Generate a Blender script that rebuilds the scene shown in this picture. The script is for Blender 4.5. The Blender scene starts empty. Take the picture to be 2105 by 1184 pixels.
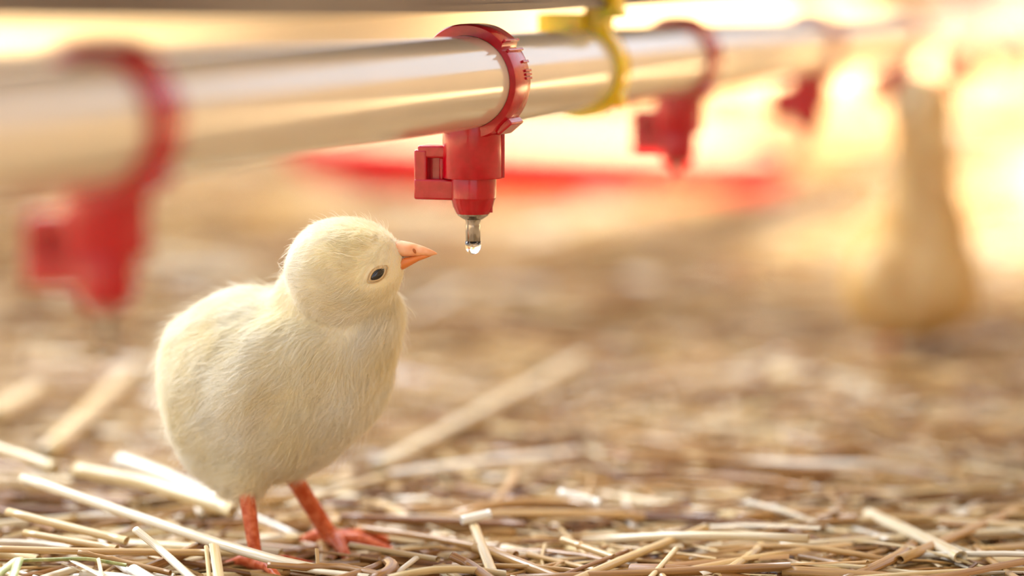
import bpy, bmesh, math, random
import numpy as np
from mathutils import Vector, Matrix
from mathutils.bvhtree import BVHTree

random.seed(7)
rng = np.random.default_rng(7)
scn = bpy.context.scene
col = scn.collection

# ------------------------------------------------------------------ camera
CAM_H = 0.165                       # camera height over the floor
FPX = 2105 / 36.0 * 100.0           # focal length in pixels (100 mm lens)
PITCH = math.atan(632 / FPX)        # looking slightly down
cam_d = bpy.data.cameras.new('camera')
cam_d.lens = 100
cam_d.sensor_width = 36
cam_d.clip_start = 0.02
cam_d.clip_end = 100
cam_d.dof.use_dof = True
cam_d.dof.focus_distance = 0.747
cam_d.dof.aperture_fstop = 4.3
cam = bpy.data.objects.new('camera', cam_d)
col.objects.link(cam)
cam.location = (0, 0, CAM_H)
cam.rotation_euler = (math.pi / 2 - PITCH, 0, 0)
scn.camera = cam
FWD = Vector((0, math.cos(PITCH), -math.sin(PITCH)))
UPV = Vector((0, math.sin(PITCH), math.cos(PITCH)))
RGT = Vector((1, 0, 0))
CAMP = Vector((0, 0, CAM_H))

def at(x, y, z):
    """world point at depth z metres seen at (x, y) of the photograph"""
    return CAMP + (FWD + RGT * ((x - 1052.5) / FPX) + UPV * ((592 - y) / FPX)) * z

# ------------------------------------------------------------------ view
scn.view_settings.view_transform = 'Standard'
scn.view_settings.look = 'None'
scn.view_settings.gamma = 1
scn.view_settings.exposure = 0.0
scn.view_settings.use_curve_mapping = False
scn.cycles.max_bounces = 8
scn.cycles.diffuse_bounces = 3
scn.cycles.glossy_bounces = 4
scn.cycles.transmission_bounces = 6
scn.cycles.sample_clamp_indirect = 8
scn.cycles.use_denoising = True

# ------------------------------------------------------------------ world
world = bpy.data.worlds.new('sky')
scn.world = world
world.use_nodes = True
wn = world.node_tree.nodes
wl = world.node_tree.links
wn.clear()
w_out = wn.new('ShaderNodeOutputWorld')
w_bg = wn.new('ShaderNodeBackground')
w_tc = wn.new('ShaderNodeTexCoord')
w_sep = wn.new('ShaderNodeSeparateXYZ')
w_ramp = wn.new('ShaderNodeValToRGB')
wl.new(w_tc.outputs['Generated'], w_sep.inputs[0])
wl.new(w_sep.outputs['Z'], w_ramp.inputs[0])
r = w_ramp.color_ramp
r.elements[0].position = 0.0
r.elements[0].color = (1.0, 0.88, 0.72, 1)
r.elements[1].position = 0.7
r.elements[1].color = (0.90, 0.93, 1.0, 1)
e = r.elements.new(0.12)
e.color = (1.5, 1.55, 1.75, 1)
e = r.elements.new(0.36)
e.color = (1.3, 1.35, 1.5, 1)
wl.new(w_ramp.outputs[0], w_bg.inputs[0])
w_bg.inputs[1].default_value = 1.0
wl.new(w_bg.outputs[0], w_out.inputs[0])

# ------------------------------------------------------------------ lights
def look_rot(direction):
    return Vector(direction).to_track_quat('-Z', 'Y').to_euler()

sun_d = bpy.data.lights.new('sun', 'SUN')
sun_d.energy = 60
sun_d.angle = math.radians(20.0)
sun_d.color = (1.0, 0.95, 0.84)
sun = bpy.data.objects.new('sun', sun_d)
col.objects.link(sun)
SUN_EL = math.radians(45)
sun.rotation_euler = look_rot((-math.cos(SUN_EL) * .8, math.cos(SUN_EL) * .6, -math.sin(SUN_EL)))
sun.location = (3, 3, 3)

# daylight through the roof light, high to the rear left
sk_d = bpy.data.lights.new('roof_light', 'AREA')
sk_d.shape = 'RECTANGLE'
sk_d.size = 1.6
sk_d.size_y = 1.2
sk_d.energy = 132
sk_d.color = (0.90, 0.94, 1.0)
sk = bpy.data.objects.new('roof_light', sk_d)
col.objects.link(sk)
sk.location = (-1.3, 1.9, 1.9)
sk.rotation_euler = look_rot(Vector((-0.03, 0.75, 0.05)) - Vector(sk.location))

# ------------------------------------------------------------------ material helpers
def lin(c):
    c = c / 255.0
    return c / 12.92 if c <= 0.04045 else ((c + 0.055) / 1.055) ** 2.4

def rgb(r, g, b):
    return (lin(r), lin(g), lin(b), 1)

def mat(name, color, rough=0.5, metal=0.0, **kw):
    m = bpy.data.materials.new(name)
    m.use_nodes = True
    b = m.node_tree.nodes['Principled BSDF']
    b.inputs['Base Color'].default_value = color
    b.inputs['Roughness'].default_value = rough
    b.inputs['Metallic'].default_value = metal
    for k, v in kw.items():
        b.inputs[k.replace('_', ' ')].default_value = v
    return m

def noise_mix(m, c1, c2, scale, detail=4, bump=0.0, bump_dist=0.001, lo=0.35, hi=0.65, vec=None):
    """base colour wandering between c1 and c2, with an optional bump"""
    nt = m.node_tree
    b = nt.nodes['Principled BSDF']
    tc = nt.nodes.new('ShaderNodeTexCoord')
    n = nt.nodes.new('ShaderNodeTexNoise')
    n.inputs['Scale'].default_value = scale
    n.inputs['Detail'].default_value = detail
    if vec:
        mp = nt.nodes.new('ShaderNodeMapping')
        mp.inputs['Scale'].default_value = vec
        nt.links.new(tc.outputs['Object'], mp.inputs[0])
        nt.links.new(mp.outputs[0], n.inputs['Vector'])
    else:
        nt.links.new(tc.outputs['Object'], n.inputs['Vector'])
    cr = nt.nodes.new('ShaderNodeValToRGB')
    cr.color_ramp.elements[0].position = lo
    cr.color_ramp.elements[1].position = hi
    cr.color_ramp.elements[0].color = c1
    cr.color_ramp.elements[1].color = c2
    nt.links.new(n.outputs[0], cr.inputs[0])
    nt.links.new(cr.outputs[0], b.inputs['Base Color'])
    if bump:
        bp = nt.nodes.new('ShaderNodeBump')
        bp.inputs['Strength'].default_value = bump
        bp.inputs['Distance'].default_value = bump_dist
        nt.links.new(n.outputs[0], bp.inputs['Height'])
        nt.links.new(bp.outputs[0], b.inputs['Normal'])
    return m

M_RED = noise_mix(mat('red_plastic', rgb(205, 16, 38), 0.2, Coat_Weight=0.1),
                  rgb(168, 0, 18), rgb(184, 3, 27), 400, bump=0.25, bump_dist=0.0002)
M_PAN = mat('red_pan_plastic', rgb(206, 2, 16), 0.6)
M_YEL = noise_mix(mat('yellow_plastic', rgb(228, 190, 30), 0.2, Coat_Weight=0.3, Subsurface_Weight=0.5, Subsurface_Scale=0.006),
                  rgb(230, 188, 16), rgb(248, 214, 44), 250, bump=0.15, bump_dist=0.0002)
M_PIPE = noise_mix(mat('cream_pvc', rgb(222, 212, 186), 0.16, Coat_Weight=0.5, Coat_Roughness=0.08),
                   rgb(206, 200, 184), rgb(216, 210, 196), 12)
M_RAIL = noise_mix(mat('dull_metal', rgb(120, 112, 108), 0.55, 0.6), rgb(96, 86, 82), rgb(122, 116, 112), 6)
M_STEEL = mat('polished_steel', rgb(160, 155, 152), 0.16, 1.0)
M_WATER = mat('water', (1, 1, 1, 1), 0.0, 0.0, Transmission_Weight=1.0, IOR=1.33)
M_FLOOR = mat('bedding_soil', rgb(150, 110, 66), 0.8)
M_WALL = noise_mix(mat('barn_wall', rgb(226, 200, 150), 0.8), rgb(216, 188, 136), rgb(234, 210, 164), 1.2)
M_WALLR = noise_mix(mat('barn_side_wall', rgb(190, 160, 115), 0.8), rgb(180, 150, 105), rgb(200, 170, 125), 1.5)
M_FEED = noise_mix(mat('feed_grain', rgb(222, 190, 140), 0.8), rgb(196, 160, 108), rgb(236, 212, 170), 300)
M_BEAK = noise_mix(mat('beak_horn', rgb(240, 176, 128), 0.36, Subsurface_Weight=0.25, Subsurface_Scale=0.002),
                   rgb(232, 150, 90), rgb(246, 190, 146), 260, 2)
M_BEAK.node_tree.nodes['Principled BSDF'].inputs['Subsurface Radius'].default_value = (1, 0.5, 0.25)
M_BEAKLOW = mat('lower_beak_horn', rgb(226, 134, 66), 0.4, Subsurface_Weight=0.2, Subsurface_Scale=0.002)
M_EYE = mat('dark_eye', rgb(18, 20, 24), 0.06, Coat_Weight=0.6)
M_LID = mat('eyelid_skin', rgb(206, 178, 132), 0.6)
M_NOSTRIL = mat('nostril_dark', rgb(176, 96, 40), 0.6)
M_CLAW = mat('claw_horn', rgb(226, 176, 150), 0.4)

def straw_material():
    m = bpy.data.materials.new('dry_straw')
    m.use_nodes = True
    nt = m.node_tree
    b = nt.nodes['Principled BSDF']
    at_ = nt.nodes.new('ShaderNodeAttribute'); at_.attribute_name = 'tint'
    su = nt.nodes.new('ShaderNodeAttribute'); su.attribute_name = 'suv'
    n = nt.nodes.new('ShaderNodeTexNoise')
    n.inputs['Scale'].default_value = 1.0
    n.inputs['Detail'].default_value = 3
    nt.links.new(su.outputs['Vector'], n.inputs['Vector'])
    ma = nt.nodes.new('ShaderNodeMath'); ma.operation = 'MULTIPLY_ADD'
    ma.inputs[1].default_value = 0.42
    nt.links.new(n.outputs[0], ma.inputs[0])
    sb = nt.nodes.new('ShaderNodeMath'); sb.operation = 'SUBTRACT'
    sb.inputs[1].default_value = 0.21
    nt.links.new(at_.outputs['Fac'], sb.inputs[0])
    nt.links.new(sb.outputs[0], ma.inputs[2])
    cr = nt.nodes.new('ShaderNodeValToRGB')
    el = cr.color_ramp.elements
    el[0].position = 0.0; el[0].color = rgb(100, 62, 32)
    el[1].position = 1.0; el[1].color = rgb(250, 245, 230)
    for p, c in ((0.25, rgb(150, 100, 48)), (0.5, rgb(198, 154, 88)), (0.75, rgb(228, 204, 148))):
        q = el.new(p); q.color = c
    nt.links.new(ma.outputs[0], cr.inputs[0])
    nt.links.new(cr.outputs[0], b.inputs['Base Color'])
    b.inputs['Roughness'].default_value = 0.31
    b.inputs['Specular IOR Level'].default_value = 0.8
    bp = nt.nodes.new('ShaderNodeBump')
    bp.inputs['Strength'].default_value = 0.5
    bp.inputs['Distance'].default_value = 0.0003
    nt.links.new(n.outputs[0], bp.inputs['Height'])
    nt.links.new(bp.outputs[0], b.inputs['Normal'])
    tr = nt.nodes.new('ShaderNodeBsdfTranslucent')
    nt.links.new(cr.outputs[0], tr.inputs[0])
    mx = nt.nodes.new('ShaderNodeMixShader'); mx.inputs[0].default_value = 0.15
    out = nt.nodes['Material Output']
    nt.links.new(b.outputs[0], mx.inputs[1]); nt.links.new(tr.outputs[0], mx.inputs[2])
    nt.links.new(mx.outputs[0], out.inputs[0])
    return m
M_STRAW = straw_material()
M_GREEN = noise_mix(mat('dry_green_blade', rgb(150, 156, 90), 0.4), rgb(124, 136, 70), rgb(186, 184, 118), 300)

def floor_material(m):
    nt = m.node_tree
    b = nt.nodes['Principled BSDF']
    tc = nt.nodes.new('ShaderNodeTexCoord')
    outs = []
    for sc_, rot in (((60, 420, 1), 0.5), ((420, 60, 1), 0.3), ((90, 380, 1), -0.6)):
        mp = nt.nodes.new('ShaderNodeMapping')
        mp.inputs['Scale'].default_value = sc_
        mp.inputs['Rotation'].default_value = (0, 0, rot)
        n = nt.nodes.new('ShaderNodeTexNoise')
        n.inputs['Scale'].default_value = 1.0
        n.inputs['Detail'].default_value = 2
        nt.links.new(tc.outputs['Object'], mp.inputs[0])
        nt.links.new(mp.outputs[0], n.inputs['Vector'])
        outs.append(n)
    mx = nt.nodes.new('ShaderNodeMath'); mx.operation = 'MAXIMUM'
    nt.links.new(outs[0].outputs[0], mx.inputs[0]); nt.links.new(outs[1].outputs[0], mx.inputs[1])
    mx2 = nt.nodes.new('ShaderNodeMath'); mx2.operation = 'MAXIMUM'
    nt.links.new(mx.outputs[0], mx2.inputs[0]); nt.links.new(outs[2].outputs[0], mx2.inputs[1])
    cr = nt.nodes.new('ShaderNodeValToRGB')
    el = cr.color_ramp.elements
    el[0].position = 0.42; el[0].color = rgb(150, 110, 68)
    el[1].position = 0.75; el[1].color = rgb(240, 224, 190)
    q = el.new(0.58); q.color = rgb(208, 172, 120)
    nt.links.new(mx2.outputs[0], cr.inputs[0])
    nt.links.new(cr.outputs[0], b.inputs['Base Color'])
    bp = nt.nodes.new('ShaderNodeBump')
    bp.inputs['Strength'].default_value = 0.7
    bp.inputs['Distance'].default_value = 0.004
    nt.links.new(mx2.outputs[0], bp.inputs['Height'])
    nt.links.new(bp.outputs[0], b.inputs['Normal'])
floor_material(M_FLOOR)

def down_material():
    m = bpy.data.materials.new('chick_down')
    m.use_nodes = True
    nt = m.node_tree
    b = nt.nodes['Principled BSDF']
    b.inputs['Roughness'].default_value = 0.6
    b.inputs['Specular IOR Level'].default_value = 0.15
    at_ = nt.nodes.new('ShaderNodeAttribute'); at_.attribute_name = 'skin'
    tc = nt.nodes.new('ShaderNodeTexCoord')
    n = nt.nodes.new('ShaderNodeTexNoise'); n.inputs['Scale'].default_value = 45; n.inputs['Detail'].default_value = 3
    nt.links.new(tc.outputs['Object'], n.inputs['Vector'])
    cr = nt.nodes.new('ShaderNodeValToRGB')
    cr.color_ramp.elements[0].position = 0.3; cr.color_ramp.elements[0].color = rgb(244, 230, 188)
    cr.color_ramp.elements[1].position = 0.68; cr.color_ramp.elements[1].color = rgb(250, 244, 222)
    nt.links.new(n.outputs[0], cr.inputs[0])
    n2 = nt.nodes.new('ShaderNodeTexNoise'); n2.inputs['Scale'].default_value = 500; n2.inputs['Detail'].default_value = 2
    nt.links.new(tc.outputs['Object'], n2.inputs['Vector'])
    cr2 = nt.nodes.new('ShaderNodeValToRGB')
    cr2.color_ramp.elements[0].position = 0.35; cr2.color_ramp.elements[0].color = rgb(188, 82, 42)
    cr2.color_ramp.elements[1].position = 0.65; cr2.color_ramp.elements[1].color = rgb(222, 126, 84)
    nt.links.new(n2.outputs[0], cr2.inputs[0])
    mx = nt.nodes.new('ShaderNodeMix'); mx.data_type = 'RGBA'
    nt.links.new(at_.outputs['Fac'], mx.inputs[0])
    nt.links.new(cr.outputs[0], mx.inputs[6]); nt.links.new(cr2.outputs[0], mx.inputs[7])
    nt.links.new(mx.outputs[2], b.inputs['Base Color'])
    mr = nt.nodes.new('ShaderNodeMapRange')
    mr.inputs[3].default_value = 0.7; mr.inputs[4].default_value = 0.32
    nt.links.new(at_.outputs['Fac'], mr.inputs[0])
    nt.links.new(mr.outputs[0], b.inputs['Roughness'])
    b.inputs['Subsurface Weight'].default_value = 0.15
    b.inputs['Subsurface Scale'].default_value = 0.003
    bp = nt.nodes.new('ShaderNodeBump')
    bp.inputs['Strength'].default_value = 0.4; bp.inputs['Distance'].default_value = 0.0004
    nt.links.new(n2.outputs[0], bp.inputs['Height']); nt.links.new(bp.outputs[0], b.inputs['Normal'])
    return m

def strand_material(c1=(248, 237, 200), c2=(254, 251, 240)):
    m = bpy.data.materials.new('down_strands')
    m.use_nodes = True
    nt = m.node_tree
    nt.nodes.remove(nt.nodes['Principled BSDF'])
    out = nt.nodes['Material Output']
    hi = nt.nodes.new('ShaderNodeHairInfo')
    tc = nt.nodes.new('ShaderNodeTexCoord')
    n = nt.nodes.new('ShaderNodeTexNoise'); n.inputs['Scale'].default_value = 45; n.inputs['Detail'].default_value = 3
    nt.links.new(tc.outputs['Object'], n.inputs['Vector'])
    ad = nt.nodes.new('ShaderNodeMath'); ad.operation = 'MULTIPLY_ADD'; ad.inputs[1].default_value = 0.25
    nt.links.new(hi.outputs['Random'], ad.inputs[0]); nt.links.new(n.outputs[0], ad.inputs[2])
    cr = nt.nodes.new('ShaderNodeValToRGB')
    cr.color_ramp.elements[0].position = 0.38; cr.color_ramp.elements[0].color = rgb(*c1)
    cr.color_ramp.elements[1].position = 0.78; cr.color_ramp.elements[1].color = rgb(*c2)
    nt.links.new(ad.outputs[0], cr.inputs[0])
    d = nt.nodes.new('ShaderNodeBsdfDiffuse'); t = nt.nodes.new('ShaderNodeBsdfTranslucent')
    nt.links.new(cr.outputs[0], d.inputs[0]); nt.links.new(cr.outputs[0], t.inputs[0])
    mx = nt.nodes.new('ShaderNodeMixShader'); mx.inputs[0].default_value = 0.4
    nt.links.new(d.outputs[0], mx.inputs[1]); nt.links.new(t.outputs[0], mx.inputs[2])
    nt.links.new(mx.outputs[0], out.inputs[0])
    return m
M_DOWN = down_material()
M_STRAND = strand_material()
M_STRAND_BACKLIT = strand_material((216, 170, 84), (240, 214, 150))     # far chick's down: backlit gold painted into the strand colour

# ------------------------------------------------------------------ object helpers
def empty(name, loc=(0, 0, 0)):
    o = bpy.data.objects.new(name, None)
    o.empty_display_size = 0.01
    o.location = loc
    col.objects.link(o)
    return o

def tag(o, label, cat, group=None):
    o['label'] = label
    o['category'] = cat
    if group:
        o['group'] = group
    return o

def link_mesh(name, me, m, parent=None, smooth=True):
    o = bpy.data.objects.new(name, me)
    col.objects.link(o)
    if m:
        me.materials.append(m)
    if smooth:
        me.polygons.foreach_set('use_smooth', [True] * len(me.polygons))
    if parent is not None:
        o.parent = parent
    return o

def from_bm(name, bm, m, parent=None, smooth=True, bevel=0.0, sharp=40):
    me = bpy.data.meshes.new(name)
    bmesh.ops.recalc_face_normals(bm, faces=bm.faces)
    if smooth:
        for e_ in bm.edges:
            if len(e_.link_faces) == 2 and e_.calc_face_angle(0) > math.radians(sharp):
                e_.smooth = False
    bm.to_mesh(me)
    bm.free()
    o = link_mesh(name, me, m, parent, smooth)
    if bevel:
        bv = o.modifiers.new('bevel', 'BEVEL')
        bv.width = bevel
        bv.segments = 3
        bv.limit_method = 'ANGLE'
        bv.angle_limit = math.radians(35)
    return o

def box_bm(bm, c, s, axes=None):
    """box centred at c with full sizes s along the given axes"""
    ax = axes or (Vector((1, 0, 0)), Vector((0, 1, 0)), Vector((0, 0, 1)))
    vs = []
    for i in (-.5, .5):
        for j in (-.5, .5):
            for k in (-.5, .5):
                vs.append(bm.verts.new(Vector(c) + ax[0] * (s[0] * i) + ax[1] * (s[1] * j) + ax[2] * (s[2] * k)))
    for f in ((0, 1, 3, 2), (4, 6, 7, 5), (0, 4, 5, 1), (2, 3, 7, 6), (0, 2, 6, 4), (1, 5, 7, 3)):
        bm.faces.new([vs[q] for q in f])

def lathe_bm(bm, profile, c=(0, 0, 0), seg=48):
    """profile: list of (radius, height) about a vertical axis"""
    c = Vector(c)
    rings = []
    for (rr, h) in profile:
        if rr < 1e-7:
            rings.append([bm.verts.new(c + Vector((0, 0, h)))])
        else:
            rings.append([bm.verts.new(c + Vector((rr * math.cos(2 * math.pi * i / seg), rr * math.sin(2 * math.pi * i / seg), h))) for i in range(seg)])
    for a, b in zip(rings[:-1], rings[1:]):
        for i in range(seg):
            j = (i + 1) % seg
            if len(a) == 1:
                bm.faces.new((a[0], b[i], b[j]))
            elif len(b) == 1:
                bm.faces.new((a[i], b[0], a[j]))
            else:
                bm.faces.new((a[i], b[i], b[j], a[j]))
    return rings

# ------------------------------------------------------------------ the setting
def plane_struct(name, pts, m):
    bm = bmesh.new()
    bm.faces.new([bm.verts.new(p) for p in pts])
    o = from_bm(name, bm, m, smooth=False)
    o['kind'] = 'structure'
    return o

def box_struct(name, c, s, m):
    bm = bmesh.new(); box_bm(bm, c, s)
    o = from_bm(name, bm, m, smooth=False)
    o['kind'] = 'structure'
    return o

WALL_X = 1.5
plane_struct('floor', [(-3.0, -3.5, 0), (1.56, -3.5, 0), (1.56, 8.06, 0), (-3.0, 8.06, 0)], M_FLOOR)
box_struct('wall_back', (-0.72, 8.03, 0.5), (4.56, 0.06, 1.0), M_WALL)
# side wall with one long window opening for the high sun (z SILL .. HEAD, y Y0 .. 7.6)
SUN_RUN = math.cos(SUN_EL) / math.sin(SUN_EL)            # horizontal travel per metre of drop
HEAD = (WALL_X - 0.16) / (SUN_RUN * .8)
SILL = 0.60
Y0 = 0.72
bm = bmesh.new()
box_bm(bm, (WALL_X + .03, (Y0 - 3.5) / 2, 2.0), (0.06, Y0 + 3.5, 4.0))
box_bm(bm, (WALL_X + .03, 7.8, 2.0), (0.06, 0.4, 4.0))
box_bm(bm, (WALL_X + .03, (Y0 + 7.6) / 2, (HEAD + 4.0) / 2), (0.06, 7.6 - Y0, 4.0 - HEAD))
box_bm(bm, (WALL_X + .03, (Y0 + 7.6) / 2, SILL / 2), (0.06, 7.6 - Y0, SILL))
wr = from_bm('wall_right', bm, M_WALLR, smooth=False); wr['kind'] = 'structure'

# ------------------------------------------------------------------ the drinking line
AX = (FWD + RGT * ((2870 - 1052.5) / FPX) + UPV * (632 / FPX))
AX.z = 0
AX.normalize()                                  # direction of the line
NN = Vector((AX.y, -AX.x, 0))                   # side of the line that faces the camera
KK = Vector((0, 0, 1))
C0 = at(972, 168, 0.75)                         # pipe axis above the front nipple
RP = 0.0122                                     # pipe radius
STEP = 0.2155 / AX.y * 1.0

def along(s, n=0.0, k=0.0):
    return C0 + AX * s + NN * n + KK * k

def tube_between(bm, a, b, r_out, seg=64, r_in=None, rings=2):
    d = (b - a)
    vs = []
    for i in range(rings):
        p = a + d * (i / (rings - 1))
        vs.append([bm.verts.new(p + (NN * math.cos(t) + KK * math.sin(t)) * r_out) for t in [2 * math.pi * q / seg for q in range(seg)]])
    for A, B in zip(vs[:-1], vs[1:]):
        for q in range(seg):
            w = (q + 1) % seg
            bm.faces.new((A[q], A[w], B[w], B[q]))
    if r_in:
        vi = []
        for p in (a, b):
            vi.append([bm.verts.new(p + (NN * math.cos(t) + KK * math.sin(t)) * r_in) for t in [2 * math.pi * q / seg for q in range(seg)]])
        for q in range(seg):
            w = (q + 1) % seg
            bm.faces.new((vi[0][q], vi[1][q], vi[1][w], vi[0][w]))
            bm.faces.new((vs[0][q], vi[0][q], vi[0][w], vs[0][w]))
            bm.faces.new((vs[-1][q], vs[-1][w], vi[1][w], vi[1][q]))

bm = bmesh.new()
tube_between(bm, along(-0.5), along(3.2), RP, 96, RP - 0.0018, 40)
pipe = from_bm('water_pipe', bm, M_PIPE)
tag(pipe, 'cream plastic water pipe running across the picture with red nipple drinkers clamped on it', 'pipe')

# rail above the pipe: an aluminium channel with lips
RB = 0.0186
bm = bmesh.new()
prof = [(.0088, RB), (.0088, RB + .002), (.0078, RB + .002), (.0078, RB + .028), (.0095, RB + .030), (.0095, RB + .034),
        (-.0095, RB + .034), (-.0095, RB + .030), (-.0078, RB + .028), (-.0078, RB + .002), (-.0088, RB + .002), (-.0088, RB)]
ringsv = []
for s in (-0.5, 3.2):
    ringsv.append([bm.verts.new(along(s, n_, k_)) for n_, k_ in prof])
for q in range(len(prof)):
    w = (q + 1) % len(prof)
    bm.faces.new((ringsv[0][q], ringsv[1][q], ringsv[1][w], ringsv[0][w]))
bm.faces.new(ringsv[0]); bm.faces.new(list(reversed(ringsv[1])))
rail = from_bm('support_rail', bm, M_RAIL, smooth=False)
tag(rail, 'dull grey metal support rail running along the top edge above the water pipe', 'rail')

def ring_bm(bm, thick, width, s0=0.0, seg=144, r_in=RP + 0.0001, base=Vector((0, 0, 0)), gap=None):
    """closed band about the pipe in local NN/KK/AX axes; thick(theta_deg) gives its radial thickness"""
    secs = []
    for q in range(seg):
        t = 2 * math.pi * q / seg
        td = math.degrees(t)
        if td > 180: td -= 360
        th = thick(td)
        d = NN * math.cos(t) + KK * math.sin(t)
        row = []
        for (rr, ss) in ((r_in, -.5), (r_in + th * .85, -.5), (r_in + th, -.42), (r_in + th, .42), (r_in + th * .85, .5), (r_in, .5)):
            row.append(bm.verts.new(base + d * rr + AX * (s0 + ss * width)))
        secs.append(row)
    n = 6
    for q in range(seg):
        A = secs[q]; B = secs[(q + 1) % seg]
        for j in range(n):
            k = (j + 1) % n
            bm.faces.new((A[j], A[k], B[k], B[j]))

def interp(td, pts):
    for (a, va), (b, vb) in zip(pts[:-1], pts[1:]):
        if a <= td <= b:
            return va + (vb - va) * ((td - a) / (b - a) if b > a else 0)
    return pts[-1][1]

RING_T = [(-180, .0008), (-150, .0010), (-125, .0022), (-60, .0030), (-52, .0021), (-20, .0019), (20, .0018), (37, .0019),
          (39, .0009), (42, .0009), (44, .0026), (70, .0030), (110, .0030), (140, .0022), (165, .0010), (180, .0008)]

def make_drinker(name):
    """nipple drinker in local axes: origin on the pipe axis, clamp around it, nipple hanging down"""
    root = empty(name)
    bm = bmesh.new()
    ring_bm(bm, lambda t: interp(t, RING_T), 0.0135)
    clamp = from_bm('saddle_clamp', bm, M_RED, root, sharp=28)
    bm = bmesh.new()                       # latch ribs across the band
    for td, rr, wd, h in ((46, RP + .0030, .0128, .0008), (36, RP + .0022, .0128, .0008),
                          (22, RP + .0021, .0050, .0006), (12, RP + .0021, .0050, .0006), (8, RP + .0021, .0050, .0005), (4, RP + .0021, .0050, .0005)):
        t = math.radians(td)
        d = NN * math.cos(t) + KK * math.sin(t)
        tg = -NN * math.sin(t) + KK * math.cos(t)
        off = AX * (0 if wd > .01 else .0038)
        box_bm(bm, d * rr + off, (wd, .0007, h), (AX, tg, d))
    from_bm('latch_rib', bm, M_RED, clamp, bevel=.00015)
    bm = bmesh.new()                       # lower tab of the clamp
    t = math.radians(-50)
    d = NN * math.cos(t) + KK * math.sin(t); tg = -NN * math.sin(t) + KK * math.cos(t)
    box_bm(bm, d * (RP + .0028) + AX * .001, (.011, .0050, .0022), (AX, tg, d))
    from_bm('clamp_tab', bm, M_RED, clamp, bevel=.0005)
    bm = bmesh.new()
    lathe_bm(bm, [(.0076, -.0090), (.0080, -.0128), (.0081, -.0250), (.0079, -.0254), (.0064, -.0254), (.0, -.0254)])
    hous = from_bm('nipple_housing', bm, M_RED, root, sharp=30)
    bm = bmesh.new()                       # thin flange seam down the housing
    box_bm(bm, Vector((.0079, -.001, -.0185)), (.0010, .0022, .0135))
    from_bm('seam_flange', bm, M_RED, hous, bevel=.0002)
    bm = bmesh.new()
    lathe_bm(bm, [(.0, -.0250), (.0061, -.0250), (.0062, -.0255), (.0062, -.0306), (.0058, -.0312), (.0053, -.0330), (.0046, -.0345), (.0044, -.0349), (.0, -.0349)])
    box_bm(bm, Vector((.0046, -.0005, -.0337)), (.0012, .0016, .0016))
    from_bm('nipple_body', bm, M_RED, root, sharp=30)
    # hooked lock beside the housing
    bm = bmesh.new()
    L = -NN
    def bx(x0, x1, y0, y1, dep=.0080):
        sc_ = 0.0001283 / .955
        cx = (970 - (x0 + x1) / 2) * sc_
        cz = (168 - (y0 + y1) / 2) * 0.0001283
        box_bm(bm, L * cx + KK * cz, ((x1 - x0) * sc_, dep, (y1 - y0) * 0.0001283), (L, AX, KK))
    bx(857, 884, 308, 411, .0082)          # upright of the hook
    bx(864, 925, 299, 325, .0078)          # top arm
    bx(857, 940, 368, 411, .0086)          # bottom arm
    bx(880, 915, 318, 375, .0026)          # web set back inside the window
    bx(905, 916, 322, 372, .0050)
    hk = from_bm('lock_hook', bm, M_RED, root, bevel=.0006, sharp=50)
    bm = bmesh.new()
    lathe_bm(bm, [(.0, -.0348), (.0042, -.0348), (.0041, -.0353), (.0031, -.0360), (.0024, -.0364), (.0, -.0364)])
    from_bm('steel_collar', bm, M_STEEL, root)
    bm = bmesh.new()
    lathe_bm(bm, [(.0, -.0360), (.0022, -.0360), (.0019, -.0372), (.00195, -.0380), (.00195, -.0424), (.0016, -.0430), (.0008, -.0434), (.0, -.0435)], seg=32)
    from_bm('trigger_pin', bm, M_STEEL, root)
    return root

def copy_tree(o, parent=None):
    c = o.copy()
    col.objects.link(c)
    c.parent = parent
    for ch in list(o.children):
        copy_tree(ch, c)
    return c

drinker = make_drinker('nipple_drinker')
spots = [(0, 'red nipple drinker in sharp focus with a water drop on its pin'),
         (-1, 'largest blurred red nipple drinker, at the left edge behind the front chick'),
         (1, 'blurred red nipple drinker just right of the yellow clip'),
         (2, 'small blurred red nipple drinker between the yellow clip and the far chick'),
         (3, 'blurred red nipple drinker right behind the head of the far chick'),
         (4, 'faint pink-red nipple drinker to the right of the far chick head'),
         (5, 'farthest faint red nipple drinker at the right edge of the photo')]
for i, (k, lab) in enumerate(spots):
    o = drinker if i == 0 else copy_tree(drinker)
    o.location = along(k * STEP)
    tag(o, lab, 'drinker', 'nipple drinkers along the water pipe')

# the water drop at the tip of the pin
bm = bmesh.new()
lathe_bm(bm, [(.0, -.0438), (.0009, -.0436), (.00165, -.0431), (.00196, -.0426), (.00205, -.0422), (.00212, -.0430), (.00205, -.0440), (.0017, -.0449), (.0011, -.0453), (.0005, -.0456), (.0, -.0457)], seg=32)
drop = from_bm('water_drop', bm, M_WATER, sharp=180)
drop.location = along(0)
tag(drop, 'clear water drop hanging at the tip of the sharp steel nipple pin', 'water drop')

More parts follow.
